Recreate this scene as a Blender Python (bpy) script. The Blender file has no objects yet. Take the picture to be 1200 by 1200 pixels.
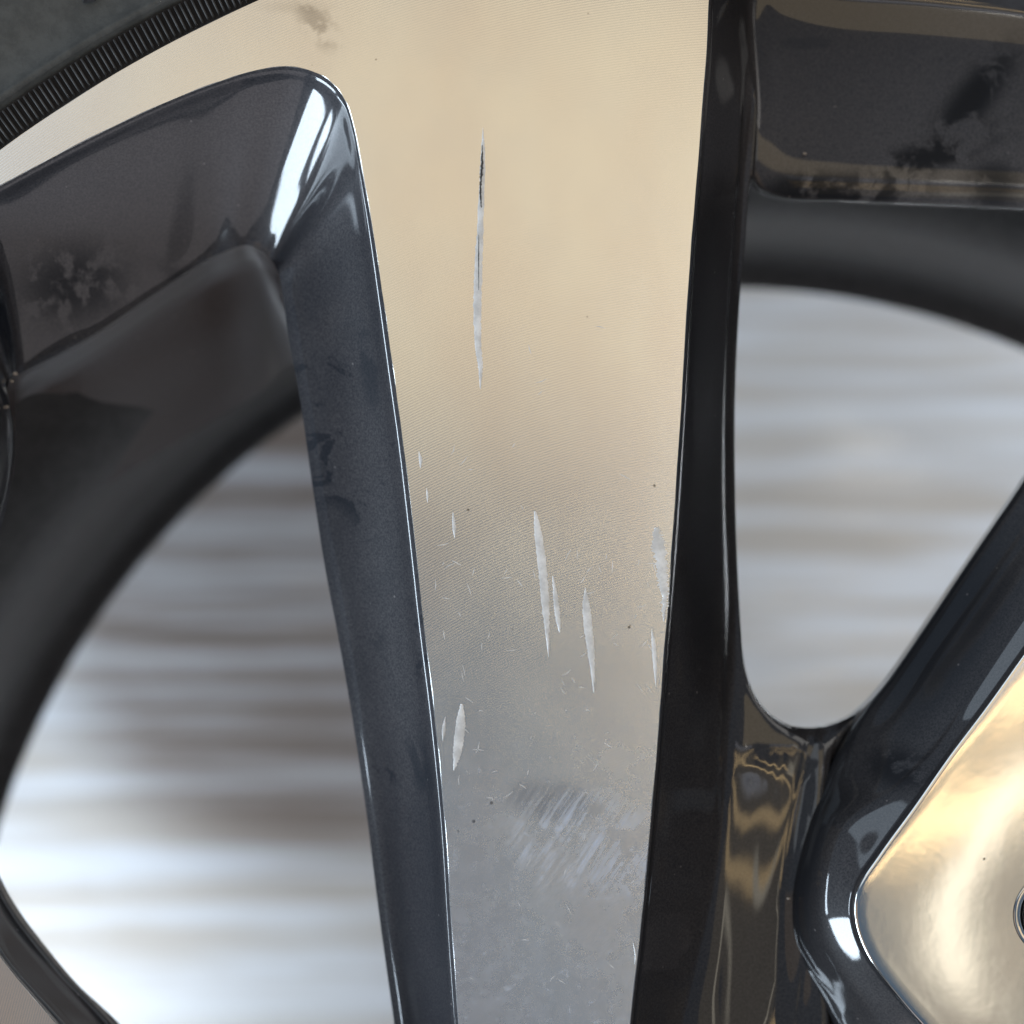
import bpy, math, random
import numpy as np
from mathutils import Vector, Quaternion, geometry

random.seed(4); rng = np.random.default_rng(4)
S = 0.00015          # one model unit = 0.15 mm
D = 2400.0           # camera height over the wheel face, in units
AX, AY = 930.0, 1430.0   # wheel axis (face plane)

sc = bpy.context.scene
col = sc.collection

# ------------------------------------------------------------------ camera
cam = bpy.data.cameras.new("camera"); camo = bpy.data.objects.new("camera", cam); col.objects.link(camo)
camo.location = (0, 0, D*S)
cam.sensor_width = 36; cam.lens = 36*D/1200
cam.clip_start = 0.01; cam.clip_end = 50
cam.dof.use_dof = True; cam.dof.focus_distance = (D+2)*S; cam.dof.aperture_fstop = 6.5
sc.camera = camo

# ------------------------------------------------------------------ light
w = bpy.data.worlds.new("World"); sc.world = w; w.use_nodes = True
bg = w.node_tree.nodes["Background"]; bg.inputs[0].default_value = (0.50, 0.71, 1.0, 1); bg.inputs[1].default_value = 0.18

def lamp(name, loc, target, sx, sy, power, color, turn=0, spread=180):
    l = bpy.data.lights.new(name, 'AREA'); l.shape = 'RECTANGLE'; l.size = sx; l.size_y = sy
    l.energy = power; l.color = color
    o = bpy.data.objects.new(name, l); col.objects.link(o); o.location = loc
    q = (Vector(target)-Vector(loc)).to_track_quat('-Z', 'Y')
    o.rotation_euler = (q @ Quaternion((0, 0, 1), math.radians(turn))).to_euler(); l.spread = math.radians(spread)
    return o
lamp("ceiling_lamp", (0.125, 0.335, 1.5), (0.125, 0.335, 0), 1.07, 0.57, 1.60, (1.0, 0.775, 0.44))
lamp("warm_lamp", (0.70, -0.42, 1.5), (0.70, -0.42, 0), 0.86, 0.80, 0.62, (1.0, 0.75, 0.38))
lamp("far_warm_lamp", (-0.78, -0.68, 1.5), (-0.78, -0.68, 0), 0.8, 0.8, 0.6, (1.0, 0.60, 0.20))
lamp("skylight_lamp", (-0.80, 0.55, 1.5), (-0.80, 0.55, 0), 0.7, 1.0, 1.9, (0.88, 0.95, 1.0))
lamp("upper_window_lamp", (-1.10, 0.95, 1.05), (0, 0, 0), 0.7, 0.6, 2.2, (0.70, 0.85, 1.0))
lamp("hot_lamp", (0.40, -0.33, 1.45), (0.40, -0.33, 0), 0.05, 0.26, 0.075, (1.0, 0.92, 0.74), -18)
lamp("tube_lamp", (0.79, -0.125, 1.45), (0.79, -0.125, 0), 1.22, 0.022, 0.42, (1.0, 0.70, 0.33))
lamp("low_tube_lamp", (0.79, -0.240, 1.45), (0.79, -0.240, 0), 1.22, 0.022, 0.42, (1.0, 0.70, 0.33))
lamp("far_tube_lamp", (0.79, -0.01, 1.45), (0.79, -0.01, 0), 1.22, 0.05, 0.22, (0.85, 0.88, 1.0))
lamp("key_lamp", (0.42, 0.07, 1.5), (0.42, 0.07, 0), 0.09, 0.05, 0.48, (1.0, 0.97, 0.90))
lamp("window_lamp", (-1.22, -0.95, 0.50), (0, 0, 0), 0.75, 0.45, 24.0, (0.72, 0.86, 1.0))
lamp("side_window_lamp", (-1.38, -0.22, 0.18), (0, 0, 0), 0.60, 0.14, 6.0, (0.72, 0.86, 1.0))
lamp("low_fill_lamp", (0.1, -1.6, 0.55), (0, 0, 0), 2.0, 0.9, 3.3, (1.0, 0.92, 0.94))  # unseen soft fill added to brighten the rim slope, not a real doorway
lamp("far_fill_lamp", (1.6, 1.3, 1.3), (0, 0, 0), 1.4, 1.4, 9.0, (1.0, 0.95, 0.88))
lamp("back_fill_lamp", (-0.210, -0.208, -0.202), (-0.14, -0.13, -0.258), 0.10, 0.05, 0.125, (0.87, 0.94, 1.0), 0, 90)  # small lamp added behind the tyre to brighten the sheet's lower left
lamp("back_side_fill_lamp", (0.60, 0.10, -0.180), (0.1, -0.02, -0.26), 0.30, 0.08, 4.3, (0.90, 0.95, 1.0), 0, 120)  # lamp added out of view to brighten the sheet in the right opening

vs = sc.view_settings; vs.view_transform = 'Standard'; vs.look = 'None'; vs.exposure = 0; vs.gamma = 1

# ------------------------------------------------------------------ helpers
def at(p):
    """points (px, py, depth) of the photograph's frame -> place in the scene (metres)"""
    p = np.asarray(p, float); k = (D+p[..., 2])/D
    return np.stack([(p[..., 0]-600)*k*S, (600-p[..., 1])*k*S, -p[..., 2]*S], -1)

def world_px(x, y, d):
    """axis-true unit coordinates (x right, y down, face plane frame) -> metres"""
    return ((x-600)*S, (600-y)*S, -d*S)

def mesh_obj(name, verts, faces, mat, parent=None, smooth=True):
    me = bpy.data.meshes.new(name)
    me.from_pydata([tuple(v) for v in verts], [], [tuple(f) for f in faces]); me.update()
    if smooth: me.polygons.foreach_set("use_smooth", [True]*len(me.polygons))
    o = bpy.data.objects.new(name, me); col.objects.link(o)
    if mat: me.materials.append(mat)
    if parent: o.parent = parent
    return o

def tag(o, label=None, cat=None, group=None, kind=None):
    if label: o["label"] = label
    if cat: o["category"] = cat
    if group: o["group"] = group
    if kind: o["kind"] = kind

def hermite(P, knots, m, closed):
    """P (n, k): smooth non-uniform curve, m samples a span"""
    n = len(P); out = []
    T = np.zeros_like(P)
    for i in range(n):
        if closed: a, b = (i-1) % n, (i+1) % n; h0 = knots[a]; h1 = knots[i]
        else:
            if i == 0: T[i] = (P[1]-P[0])/knots[0]; continue
            if i == n-1: T[i] = (P[-1]-P[-2])/knots[-1]; continue
            a, b = i-1, i+1; h0 = knots[i-1]; h1 = knots[i]
        d0 = (P[i]-P[a])/h0; d1 = (P[b]-P[i])/h1
        T[i] = (d0*h1+d1*h0)/(h0+h1)
    for i in range(n if closed else n-1):
        j = (i+1) % n; h = knots[i]
        for q in range(m):
            t = q/m
            out.append((2*t**3-3*t**2+1)*P[i]+(t**3-2*t**2+t)*h*T[i]+(-2*t**3+3*t**2)*P[j]+(t**3-t**2)*h*T[j])
    if not closed: out.append(P[-1])
    return np.array(out)

def curve(pts, m=8, closed=False):
    P = np.array(pts, float); n = len(P)
    nx = np.roll(P, -1, 0) if closed else P[1:]
    k = np.linalg.norm(nx-P[:len(nx)], axis=1)**0.6+1e-6
    return hermite(P, k, m, closed)

def loft(name, rails, mat, parent, m=8, mv=8, closed=True, across=None, flip=False, soften=0, shape=None):
    """rails: equally long lists of (px, py, depth); smooth both ways"""
    R = [np.array(r, float) for r in rails]
    n = len(R[0])
    allk = []
    for r in R:
        nx = np.roll(r, -1, 0) if closed else r[1:]
        allk.append(np.linalg.norm(nx-r[:len(nx)], axis=1)**0.6+0.05)
    k = np.mean(allk, axis=0)
    C = [hermite(r, k, m, closed) for r in R]
    G = np.stack(C, 0)                        # rails x along x 3
    W = at(G)
    cols = []
    for j in range(W.shape[1]):
        P = W[:, j]
        kk = (np.linalg.norm(P[1:]-P[:-1], axis=1)/S)**0.6+0.05
        cols.append(hermite(P, kk, mv, False))
    W = np.array(cols)                        # along x across
    na, nv = W.shape[:2]
    for _ in range(soften):                   # round the folds a little, as in a casting
        Zg = W[:, :, 2]
        nb = (np.roll(Zg, 1, 0)+np.roll(Zg, -1, 0)+np.roll(Zg, 1, 1)+np.roll(Zg, -1, 1))/4
        Zn = Zg.copy(); Zn[:, 3:-3] = Zg[:, 3:-3]*.4+nb[:, 3:-3]*.6; W[:, :, 2] = Zn
    if shape is not None: W[:, :, 2] += shape(W)
    idx = np.arange(na*nv).reshape(na, nv)
    F = []
    for i in range(na if closed else na-1):
        i2 = (i+1) % na
        for j in range(nv-1):
            f = (idx[i, j], idx[i2, j], idx[i2, j+1], idx[i, j+1])
            F.append(f[::-1] if flip else f)
    return mesh_obj(name, W.reshape(-1, 3), F, mat, parent)

def revolve(name, prof, mat, parent, a0=0, a1=360, n=240, flip=False):
    """prof: (radius, depth) around the wheel axis"""
    V = []; F = []; full = abs(a1-a0) >= 360
    m = n if full else n+1
    for i in range(m):
        a = math.radians(a0+(a1-a0)*i/n)
        for (r, d) in prof: V.append(world_px(AX+r*math.cos(a), AY-r*math.sin(a), d))
    p = len(prof)
    for i in range(n):
        i2 = (i+1) % m
        for j in range(p-1):
            f = (i*p+j, i*p+j+1, i2*p+j+1, i2*p+j)
            F.append(f[::-1] if flip else f)
    return mesh_obj(name, V, F, mat, parent)

# ------------------------------------------------------------------ materials
def mat(name):
    m = bpy.data.materials.new(name); m.use_nodes = True
    nt = m.node_tree; b = nt.nodes["Principled BSDF"]
    return m, nt, b
class N:
    def __init__(s, nt): s.nt = nt
    def n(s, t, **kw):
        x = s.nt.nodes.new(t)
        for k, v in kw.items():
            if k.startswith('_'): setattr(x, k[1:], v)
            else: x.inputs[k.replace('__', ' ')].default_value = v
        return x
    def l(s, a, b): s.nt.links.new(a, b)
    def mapping(s, scale=(1, 1, 1), loc=(0, 0, 0), rot=(0, 0, 0)):
        g = s.n('ShaderNodeNewGeometry'); mp = s.n('ShaderNodeMapping'); s.l(g.outputs['Position'], mp.inputs['Vector'])
        mp.inputs['Scale'].default_value = scale; mp.inputs['Location'].default_value = loc; mp.inputs['Rotation'].default_value = rot
        return mp.outputs[0]
    def smap(s, rot, sx, sy, loc=(0, 0, 0)):
        """turn by rot degrees, then scale: for streaks that run at an angle"""
        m1 = s.n('ShaderNodeMapping'); s.l(s.mapping(loc=loc), m1.inputs['Vector']); m1.inputs['Rotation'].default_value = (0, 0, math.radians(rot))
        m2 = s.n('ShaderNodeMapping'); s.l(m1.outputs[0], m2.inputs['Vector']); m2.inputs['Scale'].default_value = (sx, sy, 1)
        return m2.outputs[0]
    def noise(s, vec, scale, detail=4, rough=.55, dist=0):
        x = s.n('ShaderNodeTexNoise', Scale=scale, Detail=detail, Roughness=rough, Distortion=dist); s.l(vec, x.inputs['Vector'])
        return x.outputs[0]
    def ramp(s, v, a, b, lo=0.0, hi=1.0, interp='SMOOTHSTEP'):
        x = s.n('ShaderNodeMapRange'); x.interpolation_type = interp
        x.inputs['From Min'].default_value = a; x.inputs['From Max'].default_value = b
        x.inputs['To Min'].default_value = lo; x.inputs['To Max'].default_value = hi
        s.l(v, x.inputs['Value']); return x.outputs[0]
    def math(s, op, a, b=None, clamp=False):
        x = s.n('ShaderNodeMath'); x.operation = op; x.use_clamp = clamp
        for i, v in enumerate((a, b)):
            if v is None: continue
            if isinstance(v, (int, float)): x.inputs[i].default_value = v
            else: s.l(v, x.inputs[i])
        return x.outputs[0]
    def mixc(s, f, a, b):
        x = s.n('ShaderNodeMix'); x.data_type = 'RGBA'
        for i, v in ((0, f), (6, a), (7, b)):
            if isinstance(v, (int, float)): x.inputs[i].default_value = v
            elif isinstance(v, tuple): x.inputs[i].default_value = v+(1,)
            else: s.l(v, x.inputs[i])
        return x.outputs[2]
    def blob(s, px, py, rx, ry, rot=0.0, soft=.5):
        """soft elliptical patch on the face: 1 inside, 0 outside"""
        g = s.n('ShaderNodeNewGeometry'); mp = s.n('ShaderNodeMapping'); mp.vector_type = 'TEXTURE'
        s.l(g.outputs['Position'], mp.inputs['Vector'])
        mp.inputs['Location'].default_value = ((px-600)*S, (600-py)*S, 0)
        mp.inputs['Rotation'].default_value = (0, 0, rot)
        mp.inputs['Scale'].default_value = (rx*S, ry*S, 1e3)
        ln = s.n('ShaderNodeVectorMath'); ln.operation = 'LENGTH'; s.l(mp.outputs[0], ln.inputs[0])
        return s.ramp(ln.outputs['Value'], 1.0, soft, 0, 1)

def machined(name, smudges=True):
    m, nt, b = mat(name); k = N(nt)
    P = k.mapping()
    # lathe grooves: rings round the axle
    g = k.mapping(loc=(-(AX-600)*S, (AY-600)*S, 0))
    wv = k.n('ShaderNodeTexWave'); wv.wave_type = 'RINGS'; wv.rings_direction = 'Z'
    wv.inputs['Scale'].default_value = 6.2832/(20*3.0*S); wv.inputs['Distortion'].default_value = .25
    wv.inputs['Detail'].default_value = 1; k.l(g, wv.inputs['Vector'])
    patch = k.ramp(k.noise(P, 14, 2), .35, .65, .4, 1)
    micro = k.noise(P, 2600, 3, .7)
    h = k.math('ADD', k.math('MULTIPLY', wv.outputs['Fac'], patch), k.math('MULTIPLY', micro, .10))
    bp = k.n('ShaderNodeBump', Strength=.16 if smudges else .0, Distance=.00003); k.l(h, bp.inputs['Height']); k.l(bp.outputs[0], b.inputs['Normal'])
    base = (0.80, 0.79, 0.78)
    tint = k.mixc(k.ramp(k.noise(k.mapping(scale=(1, .5, 1)), 26, 3), .32, .68), (0.80, 0.765, 0.735), (0.855, 0.855, 0.83))
    # pits and specks
    vo = k.n('ShaderNodeTexVoronoi', Scale=230.0, Randomness=1.0); k.l(P, vo.inputs['Vector'])
    sp = k.math('MULTIPLY', k.ramp(vo.outputs['Distance'], .09, .05), k.ramp(k.noise(P, 160, 1), .56, .60))
    c = k.mixc(k.math('MULTIPLY', sp, .75), tint, (0.10, 0.08, 0.06))
    metal = 1.0
    if smudges:
        # dried polish and grime film, thicker towards the hub end
        y = k.n('ShaderNodeSeparateXYZ'); k.l(P, y.inputs[0])
        low = k.math('MULTIPLY', k.ramp(y.outputs['Y'], (600-560)*S, (600-1150)*S, 0, 1), k.ramp(y.outputs['X'], (250-600)*S, (400-600)*S))
        cl = k.noise(P, 330, 8, .75, .1)
        film = k.math('MULTIPLY', k.ramp(cl, .25, .80, .45, 1), low)
        lint = k.math('MULTIPLY', k.ramp(k.noise(k.mapping(), 520, 5, .75, .8), .56, .82), k.math('ADD', low, .02))
        # wiped strokes
        st = k.noise(k.smap(33, 1, .06), 900, 4, .6)
        wipe = k.math('MULTIPLY', k.blob(690, 990, 120, 78, math.radians(-12), .45), k.math('MULTIPLY', k.ramp(st, .36, .70), k.ramp(k.noise(P, 170, 5, .65), .38, .60)))
        dk = k.math('MULTIPLY', k.blob(648, 938, 72, 34, math.radians(-8), .3), k.ramp(st, .72, .36))
        cir = k.blob(680, 1125, 58, 55, .3, .93)
        f = k.math('ADD', k.math('MULTIPLY', film, .23), k.math('MULTIPLY', lint, .42))
        f = k.math('ADD', f, k.math('MULTIPLY', wipe, .50), True)
        c = k.mixc(f, c, (0.50, 0.58, 0.78))
        c = k.mixc(k.math('MULTIPLY', dk, .5), c, (0.22, 0.24, 0.30))
        # thumb smear at the rim
        sm = k.math('MULTIPLY', k.blob(372, 28, 26, 50, math.radians(35), .2), k.ramp(k.noise(P, 260, 4), .42, .6))
        sm = k.math('ADD', sm, k.math('MULTIPLY', k.blob(347, 8, 60, 12, 0, .1), .35))
        c = k.mixc(k.math('MULTIPLY', sm, .55), c, (0.30, 0.27, 0.24))
        k.l(k.math('SUBTRACT', 1.0, k.math('MULTIPLY', f, 1.3), True), b.inputs['Metallic'])
        k.l(k.ramp(k.math('ADD', k.math('MULTIPLY', k.noise(P, 60, 3), .3), k.math('MULTIPLY', f, .5)), .0, .6, .23, .36), b.inputs['Roughness'])
    else:
        b.inputs['Metallic'].default_value = 1; b.inputs['Roughness'].default_value = .11
        wb = k.n('ShaderNodeBump', Strength=.05, Distance=.0006); k.l(k.noise(P, 60, 4, .6), wb.inputs['Height']); k.l(wb.outputs[0], b.inputs['Normal'])
    k.l(c, b.inputs['Base Color'])
    b.inputs['Anisotropic'].default_value = .0
    return m

def gloss(name, base=(0.012, 0.012, 0.014), dust=.5, rough=.07, wipes=(), dusty=()):
    m, nt, b = mat(name); k = N(nt); P = k.mapping()
    fine = k.noise(P, 2600, 4, .8)
    soft = k.noise(P, 40, 5, .6, .3)
    streak = k.noise(k.mapping(scale=(.35, 1.3, 1), rot=(0, 0, .5)), 150, 5, .65, .6)
    g = k.n('ShaderNodeNewGeometry'); sx = k.n('ShaderNodeSeparateXYZ'); k.l(g.outputs['Normal'], sx.inputs[0])
    up = k.ramp(sx.outputs['Z'], .25, .80)           # dust settles on what faces up
    d = k.math('MULTIPLY', k.ramp(soft, .30, .70, .70, 1), k.ramp(fine, .35, .65, .3, 1.15))
    wiped = k.math('MULTIPLY', k.ramp(streak, .43, .36), k.ramp(k.noise(P, 22, 2), .52, .60))
    d = k.math('MULTIPLY', d, k.ramp(wiped, 0, 1, 1, .35))
    for (bx, by, rx, ry, ro, am) in dusty:
        d = k.math('ADD', d, k.math('MULTIPLY', k.math('MULTIPLY', k.blob(bx, by, rx, ry, math.radians(ro), .5), k.ramp(fine, .3, .7, .6, 1.15)), am))
    rag = k.noise(P, 150, 5, .6, .5)
    matte = 0.0
    for (bx, by, rx, ry, ro, ns, lo) in wipes:
        nn = k.noise(k.smap(ns, .12, 1), 330, 5, .65) if ns > 0 else rag
        mk = k.blob(bx, by, rx, ry, math.radians(ro), .1)
        if ns >= 0:
            mk = k.math('MULTIPLY', mk, k.ramp(nn, .37, .52)); matte = k.math('ADD', mk, matte, True)
        d = k.math('MULTIPLY', d, k.ramp(mk, 0, 1, 1, lo))
    d = k.math('MULTIPLY', k.math('MULTIPLY', d, up), dust*.22)
    vo = k.n('ShaderNodeTexVoronoi', Scale=330.0); k.l(P, vo.inputs['Vector'])
    sp = k.math('MULTIPLY', k.ramp(vo.outputs['Distance'], .10, .04), k.ramp(k.noise(P, 210, 1), .54, .62))
    d = k.math('ADD', d, k.math('MULTIPLY', sp, .30*dust+.05), True)
    k.l(k.mixc(d, base, (0.72, 0.63, 0.60)), b.inputs['Base Color'])
    b.inputs['Roughness'].default_value = .45
    b.inputs['Specular IOR Level'].default_value = .12
    cw = k.ramp(d, 0, .36, 1, .1)
    if wipes: cw = k.math('MULTIPLY', cw, k.math('SUBTRACT', 1.0, k.math('MULTIPLY', matte, .8)))
    k.l(cw, b.inputs['Coat Weight']); b.inputs['Coat Roughness'].default_value = rough; b.inputs['Coat IOR'].default_value = 1.6
    bp = k.n('ShaderNodeBump', Strength=.02, Distance=.0002); k.l(k.noise(P, 90, 2), bp.inputs['Height']); k.l(bp.outputs[0], b.inputs['Coat Normal'])
    return m

M_inner = gloss("inner_black_paint", base=(0.032, 0.016, 0.013), dust=.8, rough=.28)
M_face = machined("machined_aluminium")
M_pad = machined("polished_aluminium", False)
M_black = gloss("gloss_black_paint", base=(0.008, 0.011, 0.017), dust=.42, dusty=[(130, 260, 330, 190, 20, .32)], wipes=[(60, 320, 110, 70, 20, 82, .3), (230, 330, 120, 26, -28, 62, .4), (150, 380, 120, 22, 28, -1, .9), (430, 430, 20, 90, 8, 0, .4), (490, 900, 25, 70, 10, 60, .4)])
M_black2 = gloss("gloss_black_clean", dust=.28, rough=.05, dusty=[(1080, 60, 430, 330, -5, .85)], wipes=[(1165, 95, 150, 42, 52, 0, .04), (1105, 165, 170, 34, 20, 0, .04), (960, 200, 90, 30, 5, 0, .1), (1020, 212, 170, 30, 4, 0, .05), (1190, 200, 60, 50, 0, 0, .1), (1120, 165, 70, 10, 0, 0, .2), (1060, 905, 60, 40, 0, 1, .1), (1120, 740, 80, 230, -33, -1, .12), (830, 560, 60, 420, 0, -1, .15)])

def simple(name, c, rough, metal=0.0, spec=.5, bump=None):
    m, nt, b = mat(name); k = N(nt); P = k.mapping()
    a = tuple(x*.8 for x in c); q = tuple(min(1, x*1.2) for x in c)
    k.l(k.mixc(k.ramp(k.noise(P, 300, 5, .65), .35, .65), a, q), b.inputs['Base Color'])
    b.inputs['Roughness'].default_value = rough; b.inputs['Metallic'].default_value = metal; b.inputs['Specular IOR Level'].default_value = spec
    if bump:
        bp = k.n('ShaderNodeBump', Strength=bump[1], Distance=bump[2]); k.l(k.noise(P, bump[0], 4), bp.inputs['Height']); k.l(bp.outputs[0], b.inputs['Normal'])
    return m
M_barrel = simple("barrel_paint", (0.040, 0.038, 0.039), .42)
M_rubber = simple("tyre_rubber", (0.066, 0.064, 0.058), .55, bump=(1500, .4, .0001))
M_rub_rib = simple("rib_rubber", (0.060, 0.056, 0.054), .6)
M_rub_dark = simple("groove_rubber", (0.012, 0.009, 0.009), .7)
M_scratch = simple("bare_scratch", (0.95, 0.945, 0.94), .55, metal=.8, bump=(2500, .3, .00003))
M_scar = simple("scratch_grime", (0.06, 0.05, 0.045), .8)
M_floor = simple("concrete", (0.25, 0.24, 0.23), .8)
M_crumb = simple("dry_crumb", (0.5, 0.42, 0.35), .5)

def film_mat():
    m, nt, b = mat("plastic_film"); k = N(nt)
    st = k.noise(k.mapping(scale=(.05, 1, 1)), 150, 4, .6, .2)
    k2 = k.noise(k.mapping(scale=(.25, 1, 1), loc=(3, 1, 0)), 30, 2)
    c = k.mixc(k.ramp(st, .40, .62), (0.48, 0.45, 0.42), (0.64, 0.665, 0.71))
    board_shade = k.math('MULTIPLY', k.blob(190, 780, 640, 650, 0, .6), k.ramp(st, .64, .40, .6, 1))  # brown board showing through, plus painted shade where the light falls off
    c = k.mixc(k.ramp(k2, .3, .6, .5, 1), (0.58, 0.585, 0.59), c)
    c = k.mixc(k.math('MULTIPLY', board_shade, .85), c, (0.12, 0.085, 0.068))
    k.l(c, b.inputs['Base Color']); b.inputs['Roughness'].default_value = .4
    b.inputs['Specular IOR Level'].default_value = .15; b.inputs['Coat Weight'].default_value = .45; b.inputs['Coat Roughness'].default_value = .05
    return m
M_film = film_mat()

# ------------------------------------------------------------------ floor and plastic sheet
FY = -2.60       # floor far below: the wheel hangs at bench height
o = mesh_obj("floor", [(x*3, FY, z) for x, z in ((-1, -.9), (1, -.9), (1, 3), (-1, 3))], [(0, 1, 2, 3)], M_floor)
tag(o, kind="structure")

nx, ny = 160, 900
xs = np.linspace(-0.75, 0.85, nx); ys = np.linspace(-.8, 0.65, ny)
X, Y = np.meshgrid(xs, ys, indexing='ij')
H = np.zeros_like(X)
for i in range(26):
    per = 10**rng.uniform(-2.3, -1.6)           # ripple spacing 5-30 mm
    ph = rng.uniform(0, 6.28); tilt = rng.uniform(-.05, .05)
    env = .5+.5*np.sin(X*rng.uniform(8, 30)+rng.uniform(0, 6.28)+Y*rng.uniform(-20, 20))
    warp = .15*np.sin(X*rng.uniform(10, 40)+rng.uniform(0, 6))
    H += per*.0034*env*np.sin(6.283*(Y+tilt*X)/per+ph+warp*3)
Z = -1720*S+np.clip(H, -.003, .0015)
idx = np.arange(nx*ny).reshape(nx, ny)
F = np.stack([idx[:-1, :-1], idx[1:, :-1], idx[1:, 1:], idx[:-1, 1:]], -1).reshape(-1, 4)
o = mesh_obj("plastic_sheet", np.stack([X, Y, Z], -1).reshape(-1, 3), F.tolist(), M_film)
tag(o, "pale glossy plastic sheet with long sideways ripples hanging behind the wheel", "plastic sheet")

# ------------------------------------------------------------------ wheel root
wheel = bpy.data.objects.new("alloy_wheel", None); col.objects.link(wheel)
tag(wheel, "black and machined silver alloy car wheel with scratched spoke face", "wheel")
tyre = bpy.data.objects.new("tyre", None); col.objects.link(tyre)
tag(tyre, "black rubber tyre with fine radial ribs fitted around the alloy wheel", "tyre")

# tyre carcass
revolve("sidewall", [(1560, 90), (1562, 30), (1567, 22), (1604, 20), (1607, 6), (1611, 1), (1616, 3), (1625, 8), (1660, 2), (1740, -14), (1830, -10), (1900, 30),
                     (1960, 110), (1990, 240), (1998, 440), (1990, 740), (1960, 960), (1890, 1090), (1780, 1150), (1600, 1120), (1420, 960), (1300, 825)], M_rubber, tyre, n=360, flip=True)
revolve("rib_groove", [(1563, 17), (1603, 15)], M_rub_dark, tyre, n=360, flip=True)
# little ribs between the sidewall and the rim
def rib_mesh():
    r0, r1, w2, z = 1568, 1602, 1.5, 13
    V = []
    for r, zz in ((r0, 18), (r0+3, 9), (r1-3, 7), (r1, 16)):
        for t, dz in ((-w2, 3), (-w2*.5, 0), (w2*.5, 0), (w2, 3)):
            V.append((r*S, t*S, -(zz+dz)*S))
    F = []
    for i in range(3):
        for j in range(3): a = i*4+j; F.append((a, a+4, a+5, a+1))
    return V, F
V, F = rib_mesh()
first = mesh_obj("rib", V, F, M_rub_rib, tyre)
first.location = world_px(AX, AY, 0)
step = 7.3/1585
for i in range(200):
    c = first if i == 0 else first.copy()
    if i: col.objects.link(c); c.parent = tyre
    c.rotation_euler.z = math.radians(92)+i*step+random.uniform(-.0003, .0003)
# moulded mark on the sidewall, at the top edge
V = [world_px(x, y, -2+z) for x, y, z in ((92, -14, 0), (120, -12, 0), (112, 2, 0), (98, 4, 0), (96, -10, -6), (116, -9, -6), (110, -2, -6), (100, 0, -6))]
mesh_obj("moulded_mark", V, [(4, 5, 6, 7), (0, 4, 7, 3), (1, 5, 4, 0), (2, 6, 5, 1), (3, 7, 6, 2)], M_rub_dark, tyre, False)

# ------------------------------------------------------------------ barrel of the wheel
revolve("barrel", [(1520, 60), (1480, 130), (1330, 260), (1262, 360), (1245, 420), (1236, 470), (1232, 600), (1226, 740), (1214, 772), (1190, 790), (1180, 800), (1184, 812), (1210, 822), (1300, 822)],
        M_barrel, wheel, n=360)

# ------------------------------------------------------------------ left pocket
A = [(0, 218), (100, 165), (200, 118), (260, 95), (305, 82), (345, 79), (380, 91), (403, 116), (414, 148), (424, 200), (433, 250), (447, 340), (461, 440), (472, 520),
     (485, 630), (497, 740), (510, 850), (522, 980), (529, 1090), (537, 1200), (548, 1330), (520, 1450), (400, 1490), (280, 1440), (200, 1360), (67, 1200), (0, 1119),
     (-20, 1085), (-50, 1020), (-75, 930), (-80, 800), (-60, 680), (-20, 570), (-6, 510), (-4, 480), (-18, 440), (-60, 395), (-95, 330), (-85, 275), (-40, 238)]
B = [(20, 440), (100, 398), (180, 345), (240, 306), (272, 291), (288, 287), (299, 289), (308, 295), (318, 305), (326, 320), (331, 342), (338, 395), (352, 470), (364, 555),
     (380, 660), (396, 745), (411, 830), (429, 950), (444, 1070), (462, 1200), (478, 1320), (440, 1400), (360, 1420), (280, 1370), (225, 1305), (140, 1200), (83, 1145),
     (25, 1071), (0, 1027), (-25, 960), (-45, 850), (-40, 740), (-5, 640), (14, 560), (16, 510), (12, 475), (8, 458), (7, 450), (8, 447), (12, 444)]
nA = len(A)
def bdepth(i):
    if i <= 3: return 165
    if i <= 8: return 150
    if 14 <= i <= 16: return 108
    if i <= 21: return 118
    return 130
C_top = {0: (10, 640), 1: (90, 590), 2: (180, 535), 3: (255, 490), 4: (295, 465), 5: (315, 450), 6: (330, 434), 7: (340, 428), 8: (350, 424), 9: (364, 422), 10: (378, 428), 11: (396, 440), 39: (-5, 648)}
r0 = [(x, y, 3) for x, y in A]
def mix(p, q, t): return p[0]+(q[0]-p[0])*t, p[1]+(q[1]-p[1])*t
ra = []; rb = []; rc = []; rm = []; rl = []; rw = []
for i in range(nA):
    a, b = A[i], B[i]; L = math.dist(a, b); bd = bdepth(i)
    ra.append((*mix(a, b, 4/L), 5))
    t = min(.3, 20/L); rb.append((*mix(a, b, t), 8+bd*t*.80))
    rm.append((*mix(a, b, .55), bd*.60))
    rc.append((*mix(a, b, 1-min(.16, 11/L)), bd-5))
    rl.append((*b, bd))
    if i in C_top: x, y = C_top[i]; rw.append((x, y, 430))
    else:
        # undercut rib of the spoke: same place, deeper
        k = (D+bd)/(D+430); cx, cy = (200, 800) if i > 21 else (0, b[1])
        bx, by = 600+(b[0]-600)*k, 600+(b[1]-600)*k
        d = math.dist((cx, cy), (bx, by)); e = (60 if i < 22 else 150)/d
        rw.append((bx+(bx-cx)*e, by+(by-cy)*e, 430))
loft("left_pocket", [r0, ra, rb, rm, rc, rl], M_black, wheel, m=9, mv=8).name = "pocket_slope"
lip = []; lip2 = []
for i in range(nA):
    x, y, d = rl[i]; X2, Y2, D2 = rw[i]
    f = 0.02
    lip.append((x+(X2-x)*f-0.0, y+(Y2-y)*f, d+9)); lip2.append((x+(X2-x)*.12, y+(Y2-y)*.12, d+45))
loft("pocket_wall", [rl, lip, lip2, [((a[0]+b[0])/2, (a[1]+b[1])/2, (a[2]+b[2])/2) for a, b in zip(lip2, rw)], rw], M_inner, wheel, m=9, mv=5, soften=8)

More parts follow.
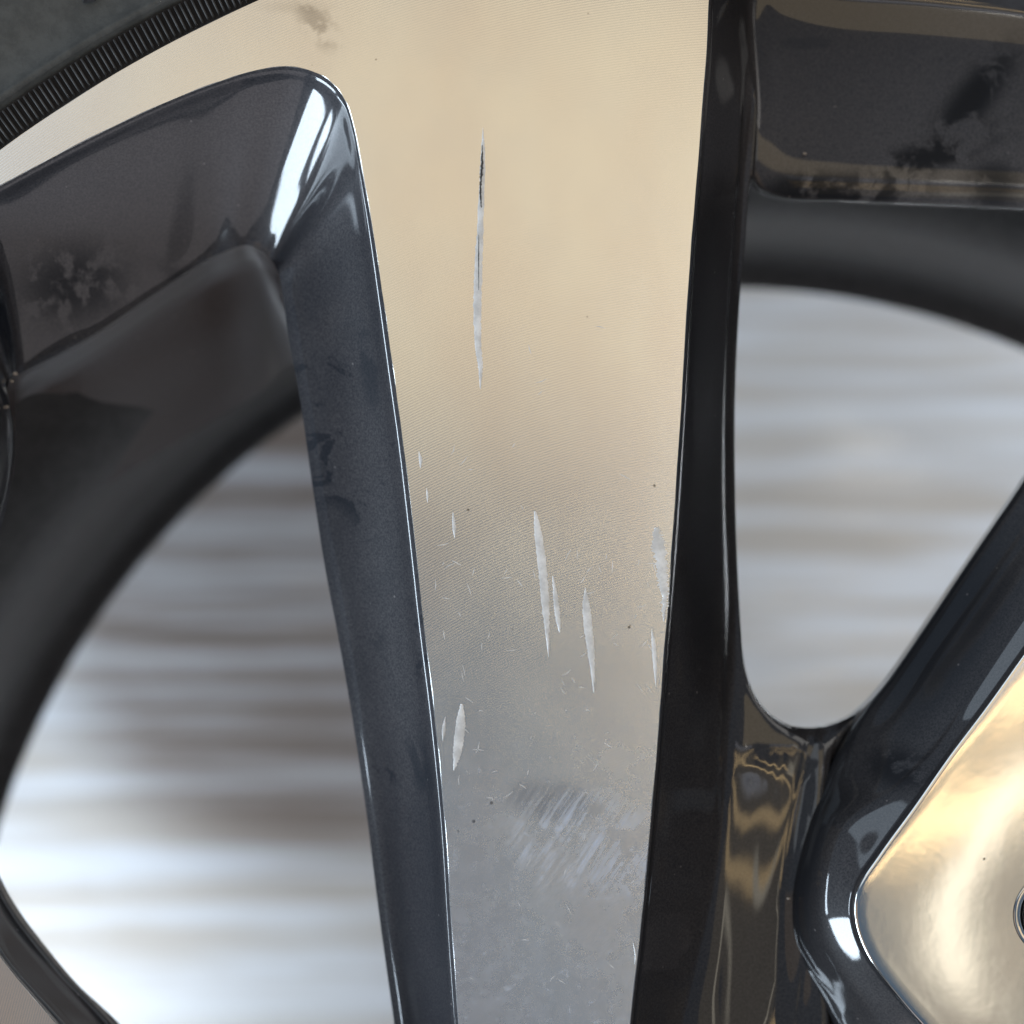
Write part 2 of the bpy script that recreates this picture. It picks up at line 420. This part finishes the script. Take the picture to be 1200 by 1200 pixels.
# ------------------------------------------------------------------ right pocket
rows = [  # edge of face            fold                 floor               opening
 ((845, -85, 2), (885, -50, 128), (905, 165, 108), (893, 224, 125)),
 ((834, -30, 2), (874, 10, 128), (890, 150, 108), (884, 214, 125)),
 ((829, 60, 2), (870, 90, 95), (884, 110, 110), (881, 211, 125)),
 ((821, 160, 2), (866, 175, 95), (874, 185, 110), (878, 222, 125)),
 ((813, 260, 2), (859, 262, 100), (868, 266, 115), (873, 285, 125)),
 ((806, 360, 2), (852, 360, 100), (861, 360, 115), (866, 360, 125)),
 ((799, 480, 2), (847, 480, 100), (856, 480, 115), (861, 480, 125)),
 ((791, 600, 2), (847, 600, 100), (857, 600, 115), (862, 600, 125)),
 ((784, 700, 2), (850, 700, 100), (860, 700, 115), (866, 700, 125)),
 ((777, 790, 2), (848, 790, 100), (862, 788, 115), (873, 783, 125)),
 ((772, 860, 2), (845, 860, 95), (868, 845, 110), (885, 815, 125)),
 ((766, 930, 2), (838, 950, 90), (872, 895, 104), (903, 837, 125)),
 ((757, 1030, 2), (828, 1040, 88), (870, 970, 98), (925, 850, 125)),
 ((749, 1110, 2), (816, 1120, 86), (872, 1050, 95), (935, 852, 125)),
 ((739, 1200, 2), (802, 1200, 85), (875, 1130, 93), (943, 853, 125)),
 ((730, 1330, 2), (800, 1330, 80), (885, 1220, 94), (950, 853, 125)),
 ((760, 1450, 2), (840, 1400, 80), (910, 1250, 92), (955, 853, 125)),
 ((900, 1480, 2), (930, 1400, 80), (945, 1240, 90), (960, 852, 125)),
 ((1060, 1430, 2), (1020, 1360, 45), (985, 1290, 88), (965, 852, 125)),
 ((1160, 1290, 2), (1075, 1265, 42), (985, 1225, 97), (972, 850, 125)),
 ((1110, 1233, 2), (1030, 1205, 42), (962, 1172, 101), (978, 848, 125)),
 ((1055, 1172, 2), (985, 1145, 42), (937, 1120, 104), (984, 846, 125)),
 ((1015, 1118, 2), (962, 1100, 42), (926, 1078, 106), (990, 843, 125)),
 ((1001, 1075, 2), (955, 1058, 42), (927, 1035, 109), (996, 840, 125)),
 ((1005, 1040, 2), (962, 1012, 42), (937, 988, 112), (1001, 837, 125)),
 ((1030, 1000, 2), (985, 965, 38), (955, 935, 112), (1008, 831, 125)),
 ((1070, 945, 2), (1040, 925, 30), (1000, 885, 85), (1020, 820, 125)),
 ((1112, 885, 2), (1093, 876, 20), (1050, 840, 70), (1042, 794, 125)),
 ((1155, 828, 2), (1132, 817, 20), (1096, 772, 70), (1085, 732, 125)),
 ((1200, 765, 2), (1176, 752, 20), (1146, 700, 70), (1130, 665, 125)),
 ((1290, 640, 2), (1265, 625, 20), (1228, 580, 70), (1212, 545, 125)),
 ((1400, 490, 2), (1375, 475, 30), (1330, 420, 80), (1310, 395, 125)),
 ((1500, 340, 2), (1470, 330, 60), (1400, 320, 100), (1370, 310, 125)),
 ((1560, 180, 2), (1510, 190, 90), (1430, 220, 110), (1375, 275, 125)),
 ((1540, 53, 2), (1480, 80, 128), (1370, 220, 108), (1330, 264, 125)),
 ((1400, 1, 2), (1380, 40, 128), (1290, 205, 108), (1270, 253, 125)),
 ((1250, -40, 2), (1240, 0, 128), (1200, 200, 108), (1190, 245, 125)),
 ((1100, -65, 2), (1095, -20, 128), (1085, 195, 108), (1080, 240, 125)),
 ((960, -75, 2), (965, -30, 128), (980, 188, 108), (980, 236, 125)),
 ((885, -80, 2), (905, -45, 128), (925, 180, 108), (918, 233, 125)),
]
R = [[r[j] for r in rows] for j in range(4)]
e1 = [(*mix(a, b, min(.2, 4/math.dist(a[:2], b[:2]))), 6) for a, b in zip(R[0], R[1])]
e3 = [(*mix(a, b, .95), a[2]+(b[2]-a[2])*.5) for a, b in zip(R[2], R[3])]
def sstep(a, b, x): t = np.clip((x-a)/(b-a), 0, 1); return t*t*(3-2*t)
def floor_lean(W):
    """the channel beside the hub falls gently towards the hub"""
    dep = -W[:, :, 2]/S; k = D/(D+dep)
    px = 600+W[:, :, 0]/S*k; py = 600-W[:, :, 1]/S*k
    xe = np.interp(py, [860, 935, 988, 1035, 1078, 1120, 1172, 1250], [985, 950, 934, 925, 924, 934, 958, 990])
    m = sstep(868, 905, py)*(1-sstep(1150, 1300, py))*(1-sstep(xe-14, xe+8, px))*(px < 1000)
    return -LEAN*np.clip(px-852, 0, 100)*m*S
LEAN = .10
loft("pocket_slope", [R[0], e1, R[1], R[2], e3, R[3]], M_black2, wheel, m=10, mv=9, soften=10, shape=floor_lean)
# pocket wall below the opening edge
cx, cy = 1010, 520
wl = []; wl0 = []; wl1 = []
for (x, y, d) in R[3]:
    dd = math.dist((x, y), (cx, cy)); ux, uy = (x-cx)/dd, (y-cy)/dd
    k = (D+125)/(D+330); bx, by = 600+(x-600)*k, 600+(y-600)*k
    out = 20 if y > 300 else 10
    wl0.append((x-ux*.5, y-uy*.5, 133))
    wl1.append(((x+bx)/2*.35+x*.65+ux*3, (y+by)/2*.35+y*.65+uy*3, 170))
    wl.append((max(min(bx+ux*out, x+80), x-80)+ux*40, by+uy*(out+40), 330))
loft("pocket_wall", [R[3], wl0, wl1, wl], M_black2, wheel, m=10, mv=5)

# ------------------------------------------------------------------ machined face (rim band, scratched spoke, next spoke)
def arc(r, x0, x1, n):
    out = []
    for i in range(n+1):
        x = x0+(x1-x0)*i/n; out.append((x, AY-math.sqrt(r*r-(x-AX)**2)))
    return out
A3 = curve([(x, y, 0) for x, y in A], 9, True)[:, :2]
O3 = curve([(p[0], p[1], 0) for p in R[0]], 10, True)[:, :2]
# outline of the face around the left pocket: from the top band clockwise
iA = 20*9       # index at (548,1330)
iL = 24*9       # (200,1360)
iO = 15*10      # (730,1330)
iOr = 33*10     # (1560,180)
outl = []
outl += arc(1562, -420, 1800, 120)
outl += [(1700, 250)]
outl += [tuple(p) for p in O3[iOr:]]              # back along the pocket's top edge
outl += [tuple(p) for p in O3[:iO+1]]             # down the right edge of the spoke
outl += [(718, 1440), (560, 1440)]
outl += [tuple(p) for p in A3[:iA+1][::-1]]       # up the left edge, round the corner, to (0,218)
outl += [tuple(p) for p in A3[iL:][::-1][:-1]]    # left end and down the next spoke
outl += [(120, 1420), (-60, 1240), (-180, 1040), (-260, 800), (-330, 560)]
def polar_ok(poly):
    q = [poly[0]]
    for p in poly[1:]:
        if math.dist(p, q[-1]) > .3: q.append(p)
    return q
outl = polar_ok(outl)

def plate(name, outline, zfun, material, parent, grid=14, chamfer=1.1, drop=1.0):
    """flat plate with dense inner points and a chamfered edge"""
    n = len(outline); P = np.array(outline, float)
    area = .5*np.sum(P[:, 0]*np.roll(P[:, 1], -1)-np.roll(P[:, 0], -1)*P[:, 1])
    t = np.roll(P, -1, 0)-np.roll(P, 1, 0); t /= np.linalg.norm(t, axis=1)[:, None]
    nrm = np.stack([-t[:, 1], t[:, 0]], -1)*(1 if area > 0 else -1)    # inward
    wob = np.interp(np.arange(n), np.arange(0, n+12, 3), rng.uniform(.45, 1.35, len(np.arange(0, n+12, 3))))
    I = P+nrm*(chamfer*wob)[:, None]
    # inner grid points
    x0, y0 = P.min(0); x1, y1 = P.max(0)
    gx, gy = np.meshgrid(np.arange(x0, x1, grid), np.arange(y0, y1, grid)); G = np.stack([gx.ravel(), gy.ravel()], -1)
    def inside(Q, poly):
        r = np.zeros(len(Q), bool); a = poly; b = np.roll(poly, -1, 0)
        for (ax, ay), (bx, by) in zip(a, b):
            c = ((ay > Q[:, 1]) != (by > Q[:, 1]))
            if ay != by: r ^= c & (Q[:, 0] < (bx-ax)*(Q[:, 1]-ay)/(by-ay)+ax)
        return r
    G = G[inside(G, I)]
    keep = np.ones(len(G), bool)
    for p in I[::2]: keep &= (np.abs(G-p).max(1) > 5)
    G = G[keep]
    pts = [Vector(p) for p in I]+[Vector(p) for p in G]
    edges = [(i, (i+1) % n) for i in range(n)]
    vo, eo, fo, _, _, _ = geometry.delaunay_2d_cdt(pts, [], [list(range(n))], 1, 1e-4)
    V = [tuple(at((v.x, v.y, zfun(v.x, v.y)))) for v in vo]
    base = len(V)
    Fs = [tuple(f) for f in fo]
    fixed = []
    for f in Fs:
        a, b, c = (Vector(V[i]) for i in f[:3])
        fixed.append(f if (b-a).cross(c-a).z > 0 else f[::-1])
    # chamfer: own vertices so the edge stays crisp
    for i in range(n): V.append(tuple(at((I[i][0], I[i][1], zfun(*I[i])))))
    for i in range(n): V.append(tuple(at((P[i][0], P[i][1], zfun(*P[i])+drop))))
    for i in range(n): V.append(tuple(at((P[i][0], P[i][1], zfun(*P[i])+drop+8))))
    for i in range(n):
        j = (i+1) % n
        for o1, o2 in ((0, n), (n, 2*n)):
            f = (base+o1+i, base+o1+j, base+o2+j, base+o2+i)
            fixed.append(f if area < 0 else f[::-1])
    o = mesh_obj(name, V, fixed, material, parent)
    return o
def zface(x, y):
    return 0.0
face = plate("machined_face", outl, zface, M_face, wheel)

# pad of the hub, right edge of the picture
pad = [(1160, 1290), (1110, 1233), (1055, 1172), (1015, 1118), (1001, 1075), (1005, 1040), (1030, 1000), (1070, 945), (1112, 885), (1155, 828), (1200, 765), (1290, 640), (1400, 490), (1500, 340), (1560, 180)]
padO = O3[19*10:33*10+1][:, :2]
rail = [tuple(p) for p in padO]
n = len(rail)
P = np.array(rail)
t = np.gradient(P, axis=0); t /= np.linalg.norm(t, axis=1)[:, None]
nr = np.stack([-t[:, 1], t[:, 0]], -1)
if nr[60][0] < 0: nr = -nr
# relax the inward direction round the corner
def off(k, target=(1240, 1060)):
    out = []
    for i in range(n):
        out.append(P[i]+nr[i]*k)
    return np.array(out)
rails = [np.c_[P, np.full(n, 3.0)], np.c_[off(1), np.full(n, 1.3)], np.c_[off(2.5), np.full(n, .35)], np.c_[off(6), np.full(n, 0.0)], np.c_[off(17), np.full(n, -.1)]]
W = [at(r) for r in rails]
V = np.concatenate(W); F = []
for a in range(len(W)-1):
    for i in range(n-1): F.append((a*n+i, (a+1)*n+i, (a+1)*n+i+1, a*n+i+1))
# inner surface: gently crowned fan toward the lug hole rim
LX, LY, LR = 1237, 1072, 47
inner = off(17); ang = np.arctan2(inner[:, 1]-LY, inner[:, 0]-LX)
steps = 14
ring = []
for q in range(1, steps+1):
    f = q/steps
    tx = LX+np.cos(ang)*LR; ty = LY+np.sin(ang)*LR
    x = inner[:, 0]*(1-f)+tx*f; y = inner[:, 1]*(1-f)+ty*f
    d = -.1-.9*np.sin(math.pi*min(1, f*1.0))
    ring.append(at(np.c_[x, y, np.full(n, d)]))
b0 = len(V); last = 4*n
V = np.concatenate([V]+ring)
prev = last
for q in range(steps):
    cur = b0+q*n
    for i in range(n-1): F.append((prev+i, cur+i, cur+i+1, prev+i+1))
    prev = cur
F = [f[::-1] for f in F] if Vector(V[F[0][1]]-V[F[0][0]]).cross(Vector(V[F[0][2]]-V[F[0][0]])).z < 0 else F
hub = mesh_obj("hub_pad", V, F, M_pad, wheel)
# lug hole: bright ring and dark bore
def ring_mesh(name, prof, material, parent):
    V = []; F = []; m = 64
    for i in range(m):
        a = 2*math.pi*i/m
        for r, d in prof: V.append(tuple(at((LX+r*math.cos(a), LY+r*math.sin(a), d))))
    p = len(prof)
    for i in range(m):
        for j in range(p-1): F.append((i*p+j, ((i+1) % m)*p+j, ((i+1) % m)*p+j+1, i*p+j+1))
    return mesh_obj(name, V, F, material, parent)
lug = ring_mesh("lug_hole", [(50, -.3), (47, -1.8), (42, .2), (39, 8), (38, 60), (37, 200), (5, 205)], M_black2, wheel)
ring_mesh("chamfer", [(49, -1.3), (46, -2.4), (42, -.5), (40, 4)], M_pad, lug)

# ------------------------------------------------------------------ scratches on the spoke face
def scratch(name, spine, widths, material=M_scratch, d=-.45, jag=.34, parent=face):
    C = curve([(x, y, wd*1.12) for (x, y), wd in zip(spine, widths)], 22)
    V = []; F = []
    n = len(C); T = np.gradient(C[:, :2], axis=0); T /= np.linalg.norm(T, axis=1)[:, None]
    for i in range(n):
        x, y, wd = C[i]; nx_, ny_ = -T[i][1], T[i][0]
        wd = max(.15, wd); j1, j2 = random.gauss(0, jag)*min(1, wd/4), random.gauss(0, jag)*min(1, wd/4)
        for q, dz in ((-.5, .45), (-.22, -.1), (0, .15), (.22, -.1), (.5, .45)):
            off_ = q*wd+(j1 if q == -.5 else j2 if q == .5 else 0)
            V.append(tuple(at((x+nx_*off_, y+ny_*off_, d+dz*.8))))
    for i in range(n-1):
        for j in range(4): a = i*5+j; F.append((a, a+5, a+6, a+1))
    me = mesh_obj(name, V, F, material, parent)
    return me
s1 = scratch("scratch", [(566, 150), (566, 180), (563, 260), (560, 340), (560, 400), (563, 430), (563, 456)], [.5, 4, 6.5, 8.5, 7, 5, .5])
scratch("grime_line", [(565, 170), (565, 195), (563, 220), (564, 243)], [.6, 2.2, 1.8, 1.0], M_scar, -1.9, .8, s1)
scratch("grime_line", [(561, 275), (561, 300), (561, 340)], [.3, 1.0, .3], M_scar, -1.9, .4, s1)
scratch("scratch", [(627, 599), (630, 620), (636, 670), (640, 720), (643, 770)], [2, 7, 9, 7, .4])
scratch("scratch", [(648, 675), (651, 700), (654, 725), (656, 741)], [1, 5, 5, 1])
scratch("scratch", [(686, 689), (687, 712), (691, 750), (695, 790), (696, 812)], [.6, 8, 8, 4, .4])
scratch("scratch", [(531, 600), (532, 615), (533, 631)], [.6, 3.5, .4])
scratch("scratch", [(491, 529), (493, 540), (493, 549)], [.5, 3.2, .4])
scratch("scratch", [(541, 825), (540, 845), (536, 880), (532, 903)], [2.5, 9, 9, 1])
scratch("scratch", [(522, 840), (520, 855), (519, 868)], [.5, 3.5, .4])
scratch("scratch", [(769, 618), (772, 640), (776, 670), (779, 700), (778, 728)], [5, 13, 11, 7, 1], jag=1.6)
scratch("scratch", [(764, 737), (766, 755), (768, 785), (769, 805)], [.5, 4, 3, .4])
scratch("scratch", [(742, 1105), (745, 1120), (744, 1130)], [.4, 2, .4])
scratch("scratch", [(500, 572), (501, 580), (501, 589)], [.3, 2.0, .3])
# hair scratches
hair = []
for _ in range(90):
    y = 640+260*abs(rng.normal(0, .7)) if rng.random() < .6 else rng.uniform(380, 1180)
    if y > 1180: continue
    x = rng.uniform(500+(y-640)*.09, 770-(y-640)*.05)
    a = rng.uniform(0, 6.28); L = rng.uniform(4, 15)
    hair.append((x, y, a, L))
V = []; F = []
for x, y, a, L in hair:
    b = len(V); k = rng.uniform(-.5, .5)
    pts = [(x-L/2*math.cos(a), y-L/2*math.sin(a)), (x+k*2, y+k*2), (x+L/2*math.cos(a), y+L/2*math.sin(a))]
    for i, (qx, qy) in enumerate(pts):
        wd = .5 if i == 1 else .12
        V.append(tuple(at((qx-math.sin(a)*wd, qy+math.cos(a)*wd, -.25)))); V.append(tuple(at((qx+math.sin(a)*wd, qy-math.cos(a)*wd, -.25))))
    F += [(b, b+1, b+3, b+2), (b+2, b+3, b+5, b+4)]
o = mesh_obj("hairline_scratches", V, F, M_scratch, face, False); o["kind"] = "stuff"

# crumbs at the left edge of the frame
def crumb(px, py, d, r):
    V = []; F = []
    for i in range(5):
        th = math.pi*i/4
        for j in range(7):
            ph = 6.283*j/7; rr = r*random.uniform(.75, 1.15)
            c = at((px, py, d)); V.append((c[0]+rr*S*math.sin(th)*math.cos(ph)*1.5, c[1]+rr*S*math.sin(th)*math.sin(ph), c[2]+rr*S*math.cos(th)))
    for i in range(4):
        for j in range(7): F.append((i*7+j, (i+1)*7+j, (i+1)*7+(j+1) % 7, i*7+(j+1) % 7))
    mesh_obj("paint_chip", V, F, M_crumb, wheel)
for px, py, d, r in ((18, 438, 120, 2.2), (14, 447, 120, 1.8), (8, 477, 110, 2.2), (4, 491, 100, 2.8), (943, 180, 105, 1.8), (924, 1053, 88, 1.6), (956, 1050, 60, 1.4)):
    crumb(px, py, d, r)
